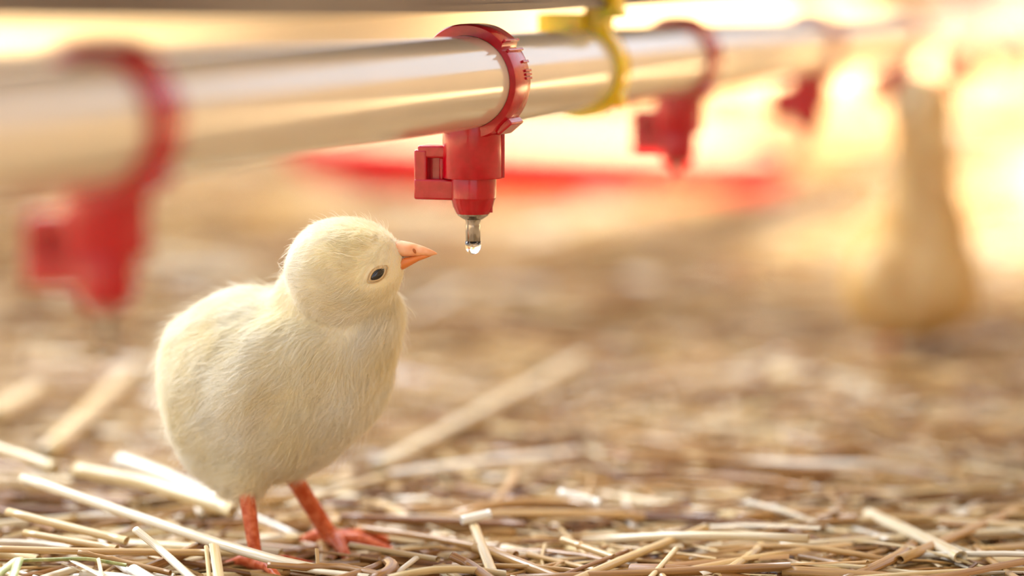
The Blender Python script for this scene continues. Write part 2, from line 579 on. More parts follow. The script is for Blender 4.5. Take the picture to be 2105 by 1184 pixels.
# yellow clip that hangs the pipe from the rail
clip = empty('pipe_clip')
YT = [(-180, .0012), (-120, .0016), (-60, .0024), (0, .0022), (60, .0026), (120, .0022), (180, .0012)]
bm = bmesh.new()
ring_bm(bm, lambda t: interp(t, YT), 0.0105)
from_bm('clip_ring', bm, M_YEL, clip, sharp=28)
bm = bmesh.new()
box_bm(bm, NN * .0055 + KK * .0185 + AX * .0005, (.0070, .0090, .0130), (NN, AX, KK))
box_bm(bm, NN * .0110 + KK * .0235, (.0030, .0085, .0160), (NN, AX, KK))
box_bm(bm, NN * .0100 + KK * .0168, (.0070, .0085, .0026), (NN, AX, KK))
from_bm('clip_hook', bm, M_YEL, clip, bevel=.0008)
bm = bmesh.new()
box_bm(bm, -NN * .0038 + KK * .0142 - AX * .003, (.0132, .0150, .0056), (NN, AX, KK))
from_bm('clip_wing', bm, M_YEL, clip, bevel=.0006)
bm = bmesh.new()
box_bm(bm, NN * .0118 - KK * .0085, (.0034, .0075, .0050), (NN, AX, KK))
from_bm('clip_catch', bm, M_YEL, clip, bevel=.0009)
clip.location = along((0.85 - 0.75) / AX.y)
tag(clip, 'glossy yellow plastic clip holding the water pipe under the rail', 'clip')

# ------------------------------------------------------------------ feeder pan behind
pan_z = 2.22
pc = at(1110, 352, pan_z)
pan = empty('feeder_pan', (pc.x, pc.y, 0.004))
bm = bmesh.new()
R = 0.198
lathe_bm(bm, [(.0, .004), (R * .80, .004), (R * .93, .012), (R * .985, .034), (R, .036), (R * 1.012, .034), (R * 1.0, .020), (R * .95, .004), (R * .82, -.002), (.0, -.002)], seg=72)
pb = from_bm('pan_dish', bm, M_PAN, pan)
bm = bmesh.new()
lathe_bm(bm, [(R * .94, .014), (R * .955, .030), (R * .90, .033), (R * .4, .036), (0, .038)], seg=48)
from_bm('feed', bm, M_FEED, pan)
pan.rotation_euler = (0, math.radians(2.2), 0)
pan.location.z = .009
tag(pan, 'shallow red plastic feeder pan blurred on the straw behind the nipple drinkers', 'feeder')

# ------------------------------------------------------------------ straw
def straw_geo(pts, w, flat=0.75, sides=8, hollow=True, nodes=(), tint=0.5, ribbon=False, taper=1.0):
    """tube or split blade through pts; returns verts, faces, tints, suv"""
    pts = [Vector(p) for p in pts]
    seed = random.random() * 100
    V, F, S = [], [], []
    cum = [0.0]
    for a, b in zip(pts[:-1], pts[1:]):
        cum.append(cum[-1] + (b - a).length)
    roll = random.uniform(-.5, .5)
    rows = []
    def frame(i):
        a = pts[max(i - 1, 0)]; b = pts[min(i + 1, len(pts) - 1)]
        d = (b - a).normalized()
        u = Vector((0, 0, 1)) - d * d.z
        if u.length < .2:
            u = Vector((1, 0, 0)) - d * d.x
        u.normalize()
        s = d.cross(u)
        return (s * math.cos(roll) + u * math.sin(roll)), (u * math.cos(roll) - s * math.sin(roll))
    n = len(pts)
    for i, p in enumerate(pts):
        s, u = frame(i)
        f = 1.0 + (taper - 1.0) * cum[i] / cum[-1]
        for nd in nodes:
            f *= 1 + .35 * math.exp(-((cum[i] / cum[-1] - nd) / .02) ** 2)
        rad = w * .5 * f
        row = []
        if ribbon:
            for q in range(sides):
                t = math.pi * (q / (sides - 1)) * .8 + math.pi * .1
                row.append(len(V)); V.append(p + s * (rad * math.cos(t)) + u * (rad * .45 * math.sin(t)))
                S.append((cum[i] * 60, q * 1.3, seed))
        else:
            for q in range(sides):
                t = 2 * math.pi * q / sides
                row.append(len(V)); V.append(p + s * (rad * math.cos(t)) + u * (rad * flat * math.sin(t)))
                S.append((cum[i] * 60, 3 * math.cos(t) + 3, seed + 3 * math.sin(t)))
        rows.append(row)
    m = sides if not ribbon else sides - 1
    for A, B in zip(rows[:-1], rows[1:]):
        for q in range(m):
            k = (q + 1) % sides
            F.append((A[q], A[k], B[k], B[q]))
    if not ribbon:
        for row, i, sg in ((rows[0], 0, 1), (rows[-1], n - 1, -1)):
            if hollow:
                s, u = frame(i)
                d = (pts[1] - pts[0]).normalized() if i == 0 else (pts[-2] - pts[-1]).normalized()
                r1, r2 = [], []
                for q in range(sides):
                    o_ = V[row[q]] - pts[i]
                    r1.append(len(V)); V.append(pts[i] + o_ * .72); S.append((0, q, seed))
                for q in range(sides):
                    o_ = V[row[q]] - pts[i]
                    r2.append(len(V)); V.append(pts[i] + o_ * .66 + d * w * 1.5); S.append((0, q, seed))
                for q in range(sides):
                    k = (q + 1) % sides
                    F.append((row[q], r1[q], r1[k], row[k])); F.append((r1[q], r2[q], r2[k], r1[k]))
                F.append(tuple(r2))
            else:
                F.append(tuple(row))
    return V, F, [tint] * len(V), S

def straw_obj(name, geos, m=M_STRAW, base=None):
    V, F, T, S = [], [], [], []
    for g in geos:
        o_ = len(V)
        V += g[0]; F += [tuple(i + o_ for i in f) for f in g[1]]; T += g[2]; S += g[3]
    base = Vector(base) if base is not None else Vector((0, 0, 0))
    me = bpy.data.meshes.new(name)
    me.from_pydata([tuple(v - base) for v in V], [], F)
    a = me.attributes.new('tint', 'FLOAT', 'POINT'); a.data.foreach_set('value', T)
    a = me.attributes.new('suv', 'FLOAT_VECTOR', 'POINT'); a.data.foreach_set('vector', np.array(S, dtype=np.float32).ravel())
    o = link_mesh(name, me, m)
    o.location = base
    return o

def curve_pts(p0, p1, n=6, sag=0.0, wob=0.0):
    p0, p1 = Vector(p0), Vector(p1)
    d = p1 - p0
    s = Vector((-d.y, d.x, 0))
    if s.length > 1e-6: s.normalize()
    out = []
    wv = random.uniform(-wob, wob)
    for i in range(n):
        t = i / (n - 1)
        out.append(p0 + d * t + s * (wv * math.sin(math.pi * t)) + Vector((0, 0, sag * math.sin(math.pi * t))))
    return out

FEET = [at(535, 1160, .765), at(690, 1125, .80), at(1800, 740, 1.2)]
def foot_clear(p):
    return all((Vector((p.x, p.y, 0)) - Vector((f.x, f.y, 0))).length > .016 for f in FEET)

def rand_straw(z0, z1, hmax, wide=0.0, long_=(.03, .10), wr=(.0016, .0038), sides=6, n=3, hollow=False, horiz=.5, hmin=0.001, power=1.0):
    while True:
        z = math.sqrt(random.uniform(z0 * z0, z1 * z1))
        x = random.uniform(-1, 1) * (z * .20 + .06 + wide)
        if z > 1.9 and math.hypot(x - pc.x, z - pc.y) < R + .035:
            continue                      # the feeder pan stands here
        L = random.uniform(*long_)
        if random.random() < horiz:
            a = random.gauss(0, .45) + (0 if random.random() < .5 else .25)
        else:
            a = random.uniform(0, math.pi)
        w = random.uniform(*wr)
        h = hmin + (hmax - hmin) * random.random() ** power
        if z < .82 and .46 < (1052.5 + (x / z) * FPX) / 1000 < .62:
            h *= .4                       # trodden down around the near foot
        tilt = random.gauss(0, .045)
        d = Vector((math.cos(a) * math.cos(tilt), math.sin(a) * math.cos(tilt), math.sin(tilt)))
        c = Vector((x, z, h + w * .5))
        p0 = c - d * L / 2; p1 = c + d * L / 2
        lo = min(p0.z, p1.z)
        if lo < w * .4:
            p0.z += w * .4 - lo; p1.z += w * .4 - lo
        # keep top straws out of the chick's feet
        if min(p0.y, p1.y) < .84 and hmax > .0078 and any(.470 < (1052.5 + (p.x / p.y) * FPX) / 1000 < .60 and p.y < .81 for p in (p0.lerp(p1, t) for t in (0, .25, .5, .75, 1))):
            continue
        if hmax > .0078 and not all(foot_clear(p0.lerp(p1, t)) for t in (0, .2, .4, .6, .8, 1)):
            if random.random() < .97:
                continue
        return p0, p1, w

# the uncountable bedding: one object
geos = []
def tint_rand():
    return min(1, max(0.02, random.gauss(.48, .24)))
for i in range(9000):
    p0, p1, w = rand_straw(.5, 1.25, .0065, horiz=.45)
    geos.append(straw_geo(curve_pts(p0, p1, 4, 0, .003), w, random.uniform(.4, .9), 6, False, (), tint_rand(), random.random() < .2))
for i in range(9000):
    p0, p1, w = rand_straw(1.2, 2.6, .012, horiz=.35, wide=.15, wr=(.002, .0045))
    geos.append(straw_geo([p0, p1], w, .7, 5, False, (), tint_rand()))
for i in range(5000):
    p0, p1, w = rand_straw(2.5, 4.5, .014, horiz=.35, wide=.3, wr=(.003, .005), long_=(.05, .14))
    geos.append(straw_geo([p0, p1], w, .7, 4, False, (), tint_rand()))
for i in range(7000):
    p0, p1, w = rand_straw(.62, 1.2, .008, horiz=.3, long_=(.004, .016), wr=(.0008, .0022))
    geos.append(straw_geo([p0, p1], w, .3, 4, False, (), min(1, tint_rand() + .12), True))
for i in range(2500):
    p0, p1, w = rand_straw(.62, 1.1, .009, horiz=.5, long_=(.03, .07), wr=(.0007, .0014))
    geos.append(straw_geo(curve_pts(p0, p1, 5, random.uniform(-.002, .003), .008), w, .6, 5, False, (), tint_rand()))
bed = straw_obj('straw_bedding', geos)
bed['kind'] = 'stuff'
tag(bed, 'dense golden straw bedding covering the whole barn floor', 'straw')

# loose stalks lying on top: individual things
for i in range(260):
    far = i >= 170
    p0, p1, w = rand_straw(.80 if far else .69, 1.25 if far else .86, .0105, horiz=.6, long_=(.03, .085), wr=(.0018, .0036), hmin=.005)
    nd = (random.uniform(.2, .8),) if random.random() < .35 else ()
    g = straw_geo(curve_pts(p0, p1, 14 if nd else 6, random.uniform(-.001, .002), .004), w, random.uniform(.5, .9), 10, True, nd, min(1, tint_rand() + .06), random.random() < .18)
    o = straw_obj('straw_stalk', [g], base=(p0 + p1) / 2)
    tag(o, 'loose dry straw stalk lying among many on top of the golden bedding', 'straw', 'loose straw stalks on top of the bedding')

# stalks one can point at
def hero(label, path, wpx, tint, flat=.75, nodes=(), ribbon=False, m=M_STRAW, taper=1.0, n=8, name='straw_stalk', extra=()):
    # the stalks lie on top of the bedding, about a centimetre over the floor
    P = [at(p[0], p[1], min(p[2], (CAM_H - .0105) * FPX / (p[1] + 40))) for p in path]
    zc = sum(p[2] for p in path) / len(path)
    if len(P) == 2:
        pts = curve_pts(P[0], P[1], 30 if nodes else n, 0, 0)
    else:
        pts = []
        for a, b in zip(P[:-1], P[1:]):
            for i in range(8):
                pts.append(a.lerp(b, i / 8))
        pts.append(P[-1])
        for _ in range(2):
            pts = [pts[0]] + [(pts[i - 1] + pts[i] * 2 + pts[i + 1]) / 4 for i in range(1, len(pts) - 1)] + [pts[-1]]
    geos = [straw_geo(pts, wpx * zc / FPX, flat, 12, True, nodes, tint, ribbon, taper)]
    for (q, wq) in extra:
        geos.append(straw_geo(curve_pts(at(*q[0]), at(*q[1]), 5), wq * zc / FPX, .6, 8, False, (), tint, True))
    o = straw_obj(name, geos, m, base=sum(P, Vector()) / len(P))
    tag(o, label, 'straw')
    return o

hero('long pale straw stalk sloping from the left to the near foot of the chick', [(45, 982, .80), (430, 1112, .765), (560, 1150, .752), (660, 1172, .748)], 25, .86)
hero('short pale straw leaning down to the right from under the long pale stalk', [(278, 1088, .752), (330, 1130, .748), (412, 1205, .742)], 20, .9)
hero('flat upright golden straw standing at the bend of the long pale stalk', [(440, 1122, .752), (452, 1205, .75)], 24, .78, ribbon=True)
hero('thin upright straw sliver just left of the flat upright golden straw', [(424, 1124, .754), (432, 1205, .752)], 10, .7)
hero('knotted brown straw end lying in front of the near foot of the front chick', [(550, 1161, .745), (620, 1166, .745), (700, 1164, .745), (860, 1196, .745)], 17, .34, nodes=(.22, .32, .46))
hero('pale upright straw stub standing on the bedding under the water drop', [(975, 1082, .785), (1012, 1178, .772)], 21, .8, taper=1.2)
hero('short whitish straw piece balanced across the upright stub', [(948, 1070, .785), (1008, 1056, .787)], 24, 1.0)
hero('brown broken straw end with a hollow tip at the bottom centre', [(928, 1142, .748), (965, 1160, .746), (1040, 1215, .742)], 22, .3)
hero('long tan straw rising to the right from the bottom centre', [(1165, 1200, .748), (1300, 1142, .77), (1450, 1085, .80)], 23, .66)
hero('darker straw running just under the long tan rising straw', [(1120, 1196, .752), (1290, 1132, .775)], 11, .25)
hero('pale broad straw sloping down to the right at the lower right', [(1785, 1056, .83), (1880, 1098, .82), (1975, 1145, .81)], 30, .82)
hero('tan straw rising to the right edge at the lower right', [(1850, 1150, .82), (2110, 1040, .86)], 22, .5)
hero('big blurred straw slanting up to the right behind the front chick', [(775, 960, .93), (950, 868, 1.0), (1200, 735, 1.12)], 31, .82)
hero('blurred whitish straw end entering at the left edge', [(-60, 905, .87), (115, 962, .85)], 34, .78)
hero('thick blurred cream straw ending behind the near leg of the front chick', [(155, 965, .84), (300, 992, .83), (480, 1050, .81)], 36, .74)
hero('wide blurred white straw just left of the belly of the front chick', [(245, 945, .865), (330, 975, .855), (450, 1030, .84)], 38, .92)
hero('blurred straw slanting up to the right behind the tail of the front chick', [(90, 940, .97), (270, 770, 1.12)], 46, .68)
hero('second blurred straw slanting up to the right near the left edge', [(-20, 860, .98), (80, 800, 1.05)], 46, .72)
hero('short white straw piece lying alone right of centre near the bottom', [(1150, 1012, .83), (1232, 1034, .825)], 20, 1.0)
hero('horizontal tan stalk crossing the lower left corner of the photo', [(-20, 1128, .752), (200, 1134, .752), (430, 1136, .757)], 20, .55)
hero('golden straw in the lower left lying above the horizontal tan stalk', [(15, 1052, .78), (260, 1112, .765)], 22, .66)
hero('straw with a broken end lying between the golden and the tan stalk', [(50, 1095, .77), (240, 1128, .76)], 20, .6)
hero('dull green grass blade folded in the bottom left corner', [(-15, 1192, .738), (42, 1146, .738), (20, 1205, .735)], 24, .5, ribbon=True, m=M_GREEN, name='grass_blade')
hero('thin greenish grass stem lying beside the folded green blade', [(40, 1152, .742), (180, 1148, .742), (260, 1162, .742)], 10, .5, m=M_GREEN, name='grass_blade')
hero('pale splintered straw end in the bottom left', [(150, 1155, .742), (215, 1188, .741), (290, 1225, .74)], 20, .92, ribbon=True,
     extra=((((125, 1158, .742), (230, 1200, .741)), 9), (((142, 1152, .7415), (240, 1190, .741)), 7)))
hero('pale chunk of broken straw beside the splintered end', [(272, 1170, .741), (330, 1205, .74)], 26, .95)
hero('tiny splinter sticking up beside the splintered straw end', [(202, 1148, .741), (212, 1196, .741)], 8, .7, ribbon=True)
hero('knobbly brown straw running right from the bottom left', [(160, 1136, .747), (240, 1152, .747), (350, 1178, .747)], 16, .42, nodes=(.1, .35, .6))
hero('tiny splinter standing up behind the knotted brown straw', [(651, 1128, .75), (653, 1160, .747)], 9, .6, ribbon=True)
hero('small pale straw end pointing up right beside the knotted straw', [(808, 1184, .752), (856, 1147, .758)], 13, .9)
hero('pale golden straw lying under the knotted brown straw', [(600, 1168, .75), (760, 1186, .75)], 16, .85)
hero('orange tan straw blade in the bottom right corner', [(1850, 1200, .74), (1980, 1180, .74), (2120, 1152, .745)], 24, .32, ribbon=True)
hero('short pale straw leaning right beside the long rising straw', [(1330, 1195, .755), (1390, 1128, .765)], 13, .75)
hero('greyish knotted straw slanting down to the right in the lower centre', [(1155, 1108, .775), (1260, 1145, .768)], 16, .6, nodes=(.35,))
hero('bright split straw end at the bottom right of centre', [(1440, 1180, .748), (1500, 1166, .75)], 14, .95, ribbon=True)
hero('tan stalk lying behind the far foot and running right', [(735, 1085, .815), (900, 1108, .805), (1060, 1140, .79)], 19, .45)
hero('brown stalk lying behind the toes of the far foot', [(700, 1062, .84), (1080, 1080, .82)], 20, .22)
hero('pale olive stalk lying beside the far foot', [(720, 1120, .79), (900, 1150, .775)], 16, .6)

# ------------------------------------------------------------------ chicks
def tmp_ellipsoid(bm, c, rad, rot, z):
    """c pixel centre, rad in pixels (image x, image y, depth), rot degrees in the image plane"""
    k = z / FPX
    m = bmesh.ops.create_icosphere(bm, subdivisions=4, radius=1.0)
    a = math.radians(rot)
    ex = (RGT * math.cos(a) + UPV * math.sin(a)) * (rad[0] * k)
    ey = (-RGT * math.sin(a) + UPV * math.cos(a)) * (rad[1] * k)
    ez = FWD * (rad[2] * k)
    C = at(c[0], c[1], z)
    for v in m['verts']:
        v.co = C + ex * v.co.x + ey * v.co.y + ez * v.co.z

def tmp_limb(bm, pts):
    """chain of (point, radius) spheres blended by dense sampling"""
    for (p, r0), (q, r1) in zip(pts[:-1], pts[1:]):
        L = (q - p).length
        n = max(2, int(L / (min(r0, r1) * .35)))
        for i in range(n + 1):
            t = i / n
            m = bmesh.ops.create_icosphere(bm, subdivisions=2, radius=r0 + (r1 - r0) * t)
            c = p.lerp(q, t)
            for v in m['verts']:
                v.co += c

def foot_limbs(bm, ankle, heading, spread, r, scale=1.0, lift=0.0):
    """three front toes and one back toe fanned about the heading (radians in the floor plane)"""
    tips = []
    for da, L in ((0, .020), (spread, .017), (-spread, .017), (math.pi, .010)):
        d = Vector((math.cos(heading + da), math.sin(heading + da), 0))
        k1 = ankle + d * (L * .45 * scale) + Vector((0, 0, .0006 - lift))
        k2 = ankle + d * (L * scale) + Vector((0, 0, -.0016 - lift))
        tmp_limb(bm, [(ankle, r * 1.0), (k1, r * .78), (k2, r * .55)])
        tips.append((k2, d))
    return tips

def remeshed(name, bm, voxel, smooth_it):
    me = bpy.data.meshes.new(name + '_source')
    bm.to_mesh(me); bm.free()
    o = bpy.data.objects.new(name + '_source', me)
    col.objects.link(o)
    rm = o.modifiers.new('r', 'REMESH'); rm.mode = 'VOXEL'; rm.voxel_size = voxel
    sm = o.modifiers.new('s', 'SMOOTH'); sm.factor = .5; sm.iterations = smooth_it
    dg = bpy.context.evaluated_depsgraph_get()
    dg.update()
    me2 = bpy.data.meshes.new_from_object(o.evaluated_get(dg))
    bpy.data.objects.remove(o); bpy.data.meshes.remove(me)
    me2.name = name
    return me2

def relax_to_field(co, spec):
    """pull the joined surface onto a softly blended field so that head, neck, wing and body flow together"""
    E = []
    for c, rad, rot, z in spec['ell']:
        k = z / FPX
        a = math.radians(rot)
        M = np.array([RGT * math.cos(a) + UPV * math.sin(a), -RGT * math.sin(a) + UPV * math.cos(a), FWD])
        E.append((np.array(at(c[0], c[1], z)), M, np.array(rad) * k))
    segs = []
    for leg in spec['legs']:
        P = [(np.array(at(*p[:3])), p[3]) for p in leg['pts']]
        segs += list(zip(P[:-1], P[1:]))
    kk = spec.get('blend', .0023)
    def body(p):
        acc = np.zeros(len(p))
        for c, M, r_ in E:
            q = (p - c) @ M.T
            n0 = np.linalg.norm(q / r_, axis=1)
            n1 = np.linalg.norm(q / (r_ * r_), axis=1) + 1e-12
            d = n0 * (n0 - 1) / n1
            acc += np.exp(-np.clip(d, -.012, .05) / kk)
        return -kk * np.log(acc + 1e-30)
    def legd(p):
        d = np.full(len(p), 1.0)
        for (a, ra), (b, rb) in segs:
            ab = b - a
            t = np.clip(((p - a) @ ab) / (ab @ ab), 0, 1)
            d = np.minimum(d, np.linalg.norm(p - (a + t[:, None] * ab), axis=1) - (ra + (rb - ra) * t))
        return d
    w = np.clip((legd(co) - .0012) / .0025, 0, 1) * np.clip((co[:, 2] - .022) / .006, 0, 1)
    for _ in range(7):
        f = body(co)
        g = np.stack([(body(co + e_) - f) / 1e-5 for e_ in np.eye(3) * 1e-5], 1)
        g2 = (g * g).sum(1) + 1e-3
        co = co - (w * np.clip(f, -.002, .002) / np.maximum(g2, .3))[:, None] * g
    return co

def build_chick(name, spec):
    bm = bmesh.new()
    for c, rad, rot, z in spec['ell']:
        tmp_ellipsoid(bm, c, rad, rot, z)
    tips = []
    skin_pts = []
    for leg in spec['legs']:
        pts = [(at(*p[:3]), p[3]) for p in leg['pts']]
        tmp_limb(bm, pts)
        skin_pts += [p for p, _ in pts]
        tips += foot_limbs(bm, pts[-1][0], leg['heading'], leg.get('spread', .6), pts[-1][1], leg.get('scale', 1), 0)
    me = remeshed(name, bm, spec['voxel'], spec['smooth'])
    nv = len(me.vertices)
    co = np.empty(nv * 3, dtype=np.float32); me.vertices.foreach_get('co', co); co = co.reshape(-1, 3).astype(float)
    co = relax_to_field(co, spec)
    me.vertices.foreach_set('co', co.astype(np.float32).ravel())
    me.update()
    # bare skin: everything near the shanks and toes
    skin = np.zeros(nv)
    for leg in spec['legs']:
        P = [np.array(at(*p[:3])) for p in leg['pts']]
        top = P[leg.get('skin_from', 0)]
        d = np.linalg.norm(co - P[-1], axis=1)
        a, b = top, P[-1]
        ab = b - a
        t = np.clip(((co - a) @ ab) / (ab @ ab), 0, 1)
        dist = np.linalg.norm(co - (a + t[:, None] * ab), axis=1)
        s = np.clip((leg['pts'][0][3] * 1.9 - dist) / .0006, 0, 1) * np.clip(t / .12, 0, 1)
        s = np.maximum(s, np.clip((.024 - d) / .002, 0, 1) * (co[:, 2] < P[-1][2] + .004))
        skin = np.maximum(skin, s)
    at_ = me.attributes.new('skin', 'FLOAT', 'POINT'); at_.data.foreach_set('value', skin.astype(np.float32))
    body = link_mesh(name, me, M_DOWN)
    dg = bpy.context.evaluated_depsgraph_get()
    bvh = BVHTree.FromObject(body, dg)
    # --- beak
    bk = spec['beak']
    def beak_loft(nm, rows, m, closed_tip=True):
        b_ = bmesh.new()
        rings = []
        for (cx, cy, z, hy, hz, ang) in rows:          # centre px, half height px, half depth px, slant
            k = z / FPX
            C = at(cx, cy, z)
            a = math.radians(ang)
            up = UPV * math.cos(a) + RGT * math.sin(a)
            ring = []
            for q in range(20):
                t = 2 * math.pi * q / 20
                cy_, sy_ = math.cos(t), math.sin(t)
                top = hy[0] if sy_ > 0 else hy[1]
                sh = abs(sy_) ** 1.0 * (1 if sy_ > 0 else -1)
                wz = hz * (abs(cy_) ** .9) * (1 if cy_ > 0 else -1)
                ring.append(b_.verts.new(C + up * (top * sh * k) + FWD * (wz * k)))
            rings.append(ring)
        for A, B in zip(rings[:-1], rings[1:]):
            for q in range(20):
                w = (q + 1) % 20
                b_.faces.new((A[q], A[w], B[w], B[q]))
        b_.faces.new(rings[0]); b_.faces.new(list(reversed(rings[-1])))
        return from_bm(nm, b_, m, body, sharp=60)
    up_b = beak_loft('upper_beak', bk['upper'], M_BEAK)
    beak_loft('lower_beak', bk['lower'], M_BEAKLOW)
    if 'nostril' in bk:
        x, y, z, w, h, rot = bk['nostril']
        o_ = at(x, y, z - .03)
        ub = BVHTree.FromObject(up_b, bpy.context.evaluated_depsgraph_get())
        hit = ub.ray_cast(o_, (o_ - CAMP).normalized())
        if hit[0]:
            b_ = bmesh.new()
            k = z / FPX
            sp = bmesh.ops.create_icosphere(b_, subdivisions=2, radius=1)
            a = math.radians(rot)
            for v in sp['verts']:
                v.co = hit[0] + (RGT * math.cos(a) + UPV * math.sin(a)) * (v.co.x * w * k) + (UPV * math.cos(a) - RGT * math.sin(a)) * (v.co.y * h * k) + hit[1] * (v.co.z * 1.2 * k)
            from_bm('nostril', b_, M_NOSTRIL, up_b)
    # --- eyes
    eye_pts = []
    ey = spec['eye']
    headc = at(*ey['head'])
    o_ = CAMP
    hit = bvh.ray_cast(CAMP, (at(ey['x'], ey['y'], ey['head'][2]) - CAMP).normalized())
    hit2p = hit[0] - FWD * 2 * ((hit[0] - headc).dot(FWD))
    h2 = bvh.find_nearest(hit2p)
    for (loc, nor, first) in ((hit[0], hit[1], True), (h2[0], h2[1], False)):
        eye_pts.append(np.array(loc))
        k = ey['head'][2] / FPX
        a = math.radians(ey['rot'])
        ex = (RGT * math.cos(a) + UPV * math.sin(a)); ex = (ex - nor * ex.dot(nor)).normalized()
        eyv = nor.cross(ex)
        if eyv.dot(UPV) < 0: eyv = -eyv
        w, h = ey['w'] * k, ey['h'] * k
        b_ = bmesh.new()
        sp = bmesh.ops.create_icosphere(b_, subdivisions=4, radius=1)
        for v in sp['verts']:
            xx = v.co.x
            v.co = Vector(loc) - nor * (.9 * k) + ex * (xx * w) + eyv * (v.co.y * h * (1 - .25 * xx * xx)) + nor * (v.co.z * h * .55)
        e_ = from_bm('eye', b_, M_EYE, body)
        b_ = bmesh.new()                               # eyelid folds
        for (mul, thick, lift) in ((1.14, 2.0, .4), (1.5, 1.3, -.6)):
            rings = []
            N = 40
            for q in range(N):
                t = 2 * math.pi * q / N
                cx, sy = math.cos(t), math.sin(t)
                pt = Vector(loc) + ex * (cx * w * mul * (1.06 if abs(cx) > .9 else 1)) + eyv * (sy * h * mul * (1 - .22 * cx * cx)) + nor * (lift * k)
                nr = (ex * (cx * h) + eyv * (sy * w)).normalized()
                rings.append([b_.verts.new(pt + nr * (thick * k * math.cos(u)) + nor * (thick * k * math.sin(u))) for u in [2 * math.pi * j / 8 for j in range(8)]])
            for q in range(N):
                A = rings[q]; B = rings[(q + 1) % N]
                for j in range(8):
                    w_ = (j + 1) % 8
                    b_.faces.new((A[j], A[w_], B[w_], B[j]))
        from_bm('eyelid', b_, M_LID, e_)
    # --- claws
    b_ = bmesh.new()
    for (p, d) in tips:
        L = .0028
        base = p
        rings = []
        for i, (t, rr) in enumerate(((0, .0007), (.5, .00045), (1, .0001))):
            c = base + d * (L * t + .0004) - Vector((0, 0, .0009 * t * t))
            s = Vector((-d.y, d.x, 0))
            rings.append([b_.verts.new(c + s * (rr * math.cos(u)) + Vector((0, 0, rr * math.sin(u)))) for u in [2 * math.pi * j / 8 for j in range(8)]])
        for A, B in zip(rings[:-1], rings[1:]):
            for j in range(8):
                w_ = (j + 1) % 8
                b_.faces.new((A[j], A[w_], B[w_], B[j]))
        b_.faces.new(rings[-1])
    from_bm('claw', b_, M_CLAW, body)
    # --- down
    me.calc_loop_triangles()
    nt_ = len(me.loop_triangles)
    tri = np.empty(nt_ * 3, dtype=np.int32); me.loop_triangles.foreach_get('vertices', tri); tri = tri.reshape(-1, 3)
    vn = np.empty(nv * 3, dtype=np.float32); me.vertices.foreach_get('normal', vn); vn = vn.reshape(-1, 3).astype(float)
    A, B, C = co[tri[:, 0]], co[tri[:, 1]], co[tri[:, 2]]
    area = np.linalg.norm(np.cross(B - A, C - A), axis=1) / 2
    N = spec['strands']
    idx = rng.choice(nt_, N, p=area / area.sum())
    u = rng.random(N); v = rng.random(N)
    fl = u + v > 1; u[fl] = 1 - u[fl]; v[fl] = 1 - v[fl]
    W = np.stack([1 - u - v, u, v], 1)[:, :, None]
    P = (co[tri[idx]] * W).sum(1)
    NR = (vn[tri[idx]] * W).sum(1); NR /= np.linalg.norm(NR, axis=1)[:, None]
    SK = (skin[tri[idx]] * W[:, :, 0]).sum(1)
    keep = SK < .35
    for epx in eye_pts:
        keep &= np.linalg.norm(P - epx, axis=1) > spec['eye']['clear'] * spec['eye']['head'][2] / FPX
    P, NR = P[keep], NR[keep]
    n = len(P)
    R3, U3, F3 = (np.array(x) for x in (RGT, UPV, FWD))
    head = np.array(headc)
    bt = np.array(at(*bk['base']))
    hr = spec['head_r']
    wh = np.clip((hr * 1.15 - np.linalg.norm(P - head, axis=1)) / (hr * .3), 0, 1)
    flow_b = np.array(spec['flow'])            # body flow in image axes right, up, forward
    body_flow = R3 * flow_b[0] + U3 * flow_b[1] + F3 * flow_b[2]
    br = np.array(at(*spec['breast']))
    wb = np.clip(1 - np.linalg.norm(P - br, axis=1) / (spec['breast_r']), 0, 1)
    FL = body_flow[None, :] * (1 - wb[:, None]) + (-U3 * 1.1 - R3 * .15)[None, :] * wb[:, None]
    hf = P - bt
    hf /= np.linalg.norm(hf, axis=1)[:, None]
    FL = FL * (1 - wh[:, None]) + hf * wh[:, None]
    FL = FL + rng.normal(0, .22, (n, 3))
    # gentle clumping: neighbouring strands lean together
    q = P * 260
    cl = np.stack([np.sin(q[:, 0] * 1.7 + 2 * np.sin(q[:, 1])), np.sin(q[:, 1] * 1.9 + 2 * np.sin(q[:, 2])), np.sin(q[:, 2] * 1.8 + 2 * np.sin(q[:, 0]))], 1)
    FL = FL + cl * .30
    T = FL - NR * (FL * NR).sum(1)[:, None]
    T /= (np.linalg.norm(T, axis=1)[:, None] + 1e-9)
    dbk = np.linalg.norm(P - bt, axis=1)
    dey = np.min([np.linalg.norm(P - e_, axis=1) for e_ in eye_pts], axis=0)
    Lb = spec['len_body']; Lh = spec['len_head']
    LEN = Lb * (1 - wh) + Lh * wh
    LEN = LEN * np.clip(.25 + .75 * np.minimum((dbk - .003) / .010, 1), .25, 1) * np.clip(.3 + .7 * dey / .008, .3, 1)
    LEN *= rng.uniform(.6, 1.15, n)
    lift = rng.uniform(.22, .5, n)
    stray = rng.random(n) < .02
    lift[stray] = rng.uniform(.8, 1.3, stray.sum())
    LEN[stray] *= 1.1
    K = 5
    PTS = np.zeros((n, K, 3))
    for j in range(K):
        t = j / (K - 1)
        PTS[:, j] = P + T * (LEN * (t * .95))[:, None] + NR * (LEN * lift * (t - .45 * t * t) - .0002)[:, None] + (rng.normal(0, .00008, (n, 3)) * t)
    cu = bpy.data.hair_curves.new('down')
    cu.add_curves([K] * n)
    cu.points.foreach_set('position', PTS.astype(np.float32).ravel())
    rad = np.tile(np.array([1, .95, .8, .55, .15]) * spec['strand_r'], n).astype(np.float32)
    if 'radius' not in cu.attributes:
        cu.attributes.new('radius', 'FLOAT', 'POINT')
    cu.attributes['radius'].data.foreach_set('value', rad)
    cu.materials.append(spec.get('strand_mat', M_STRAND))
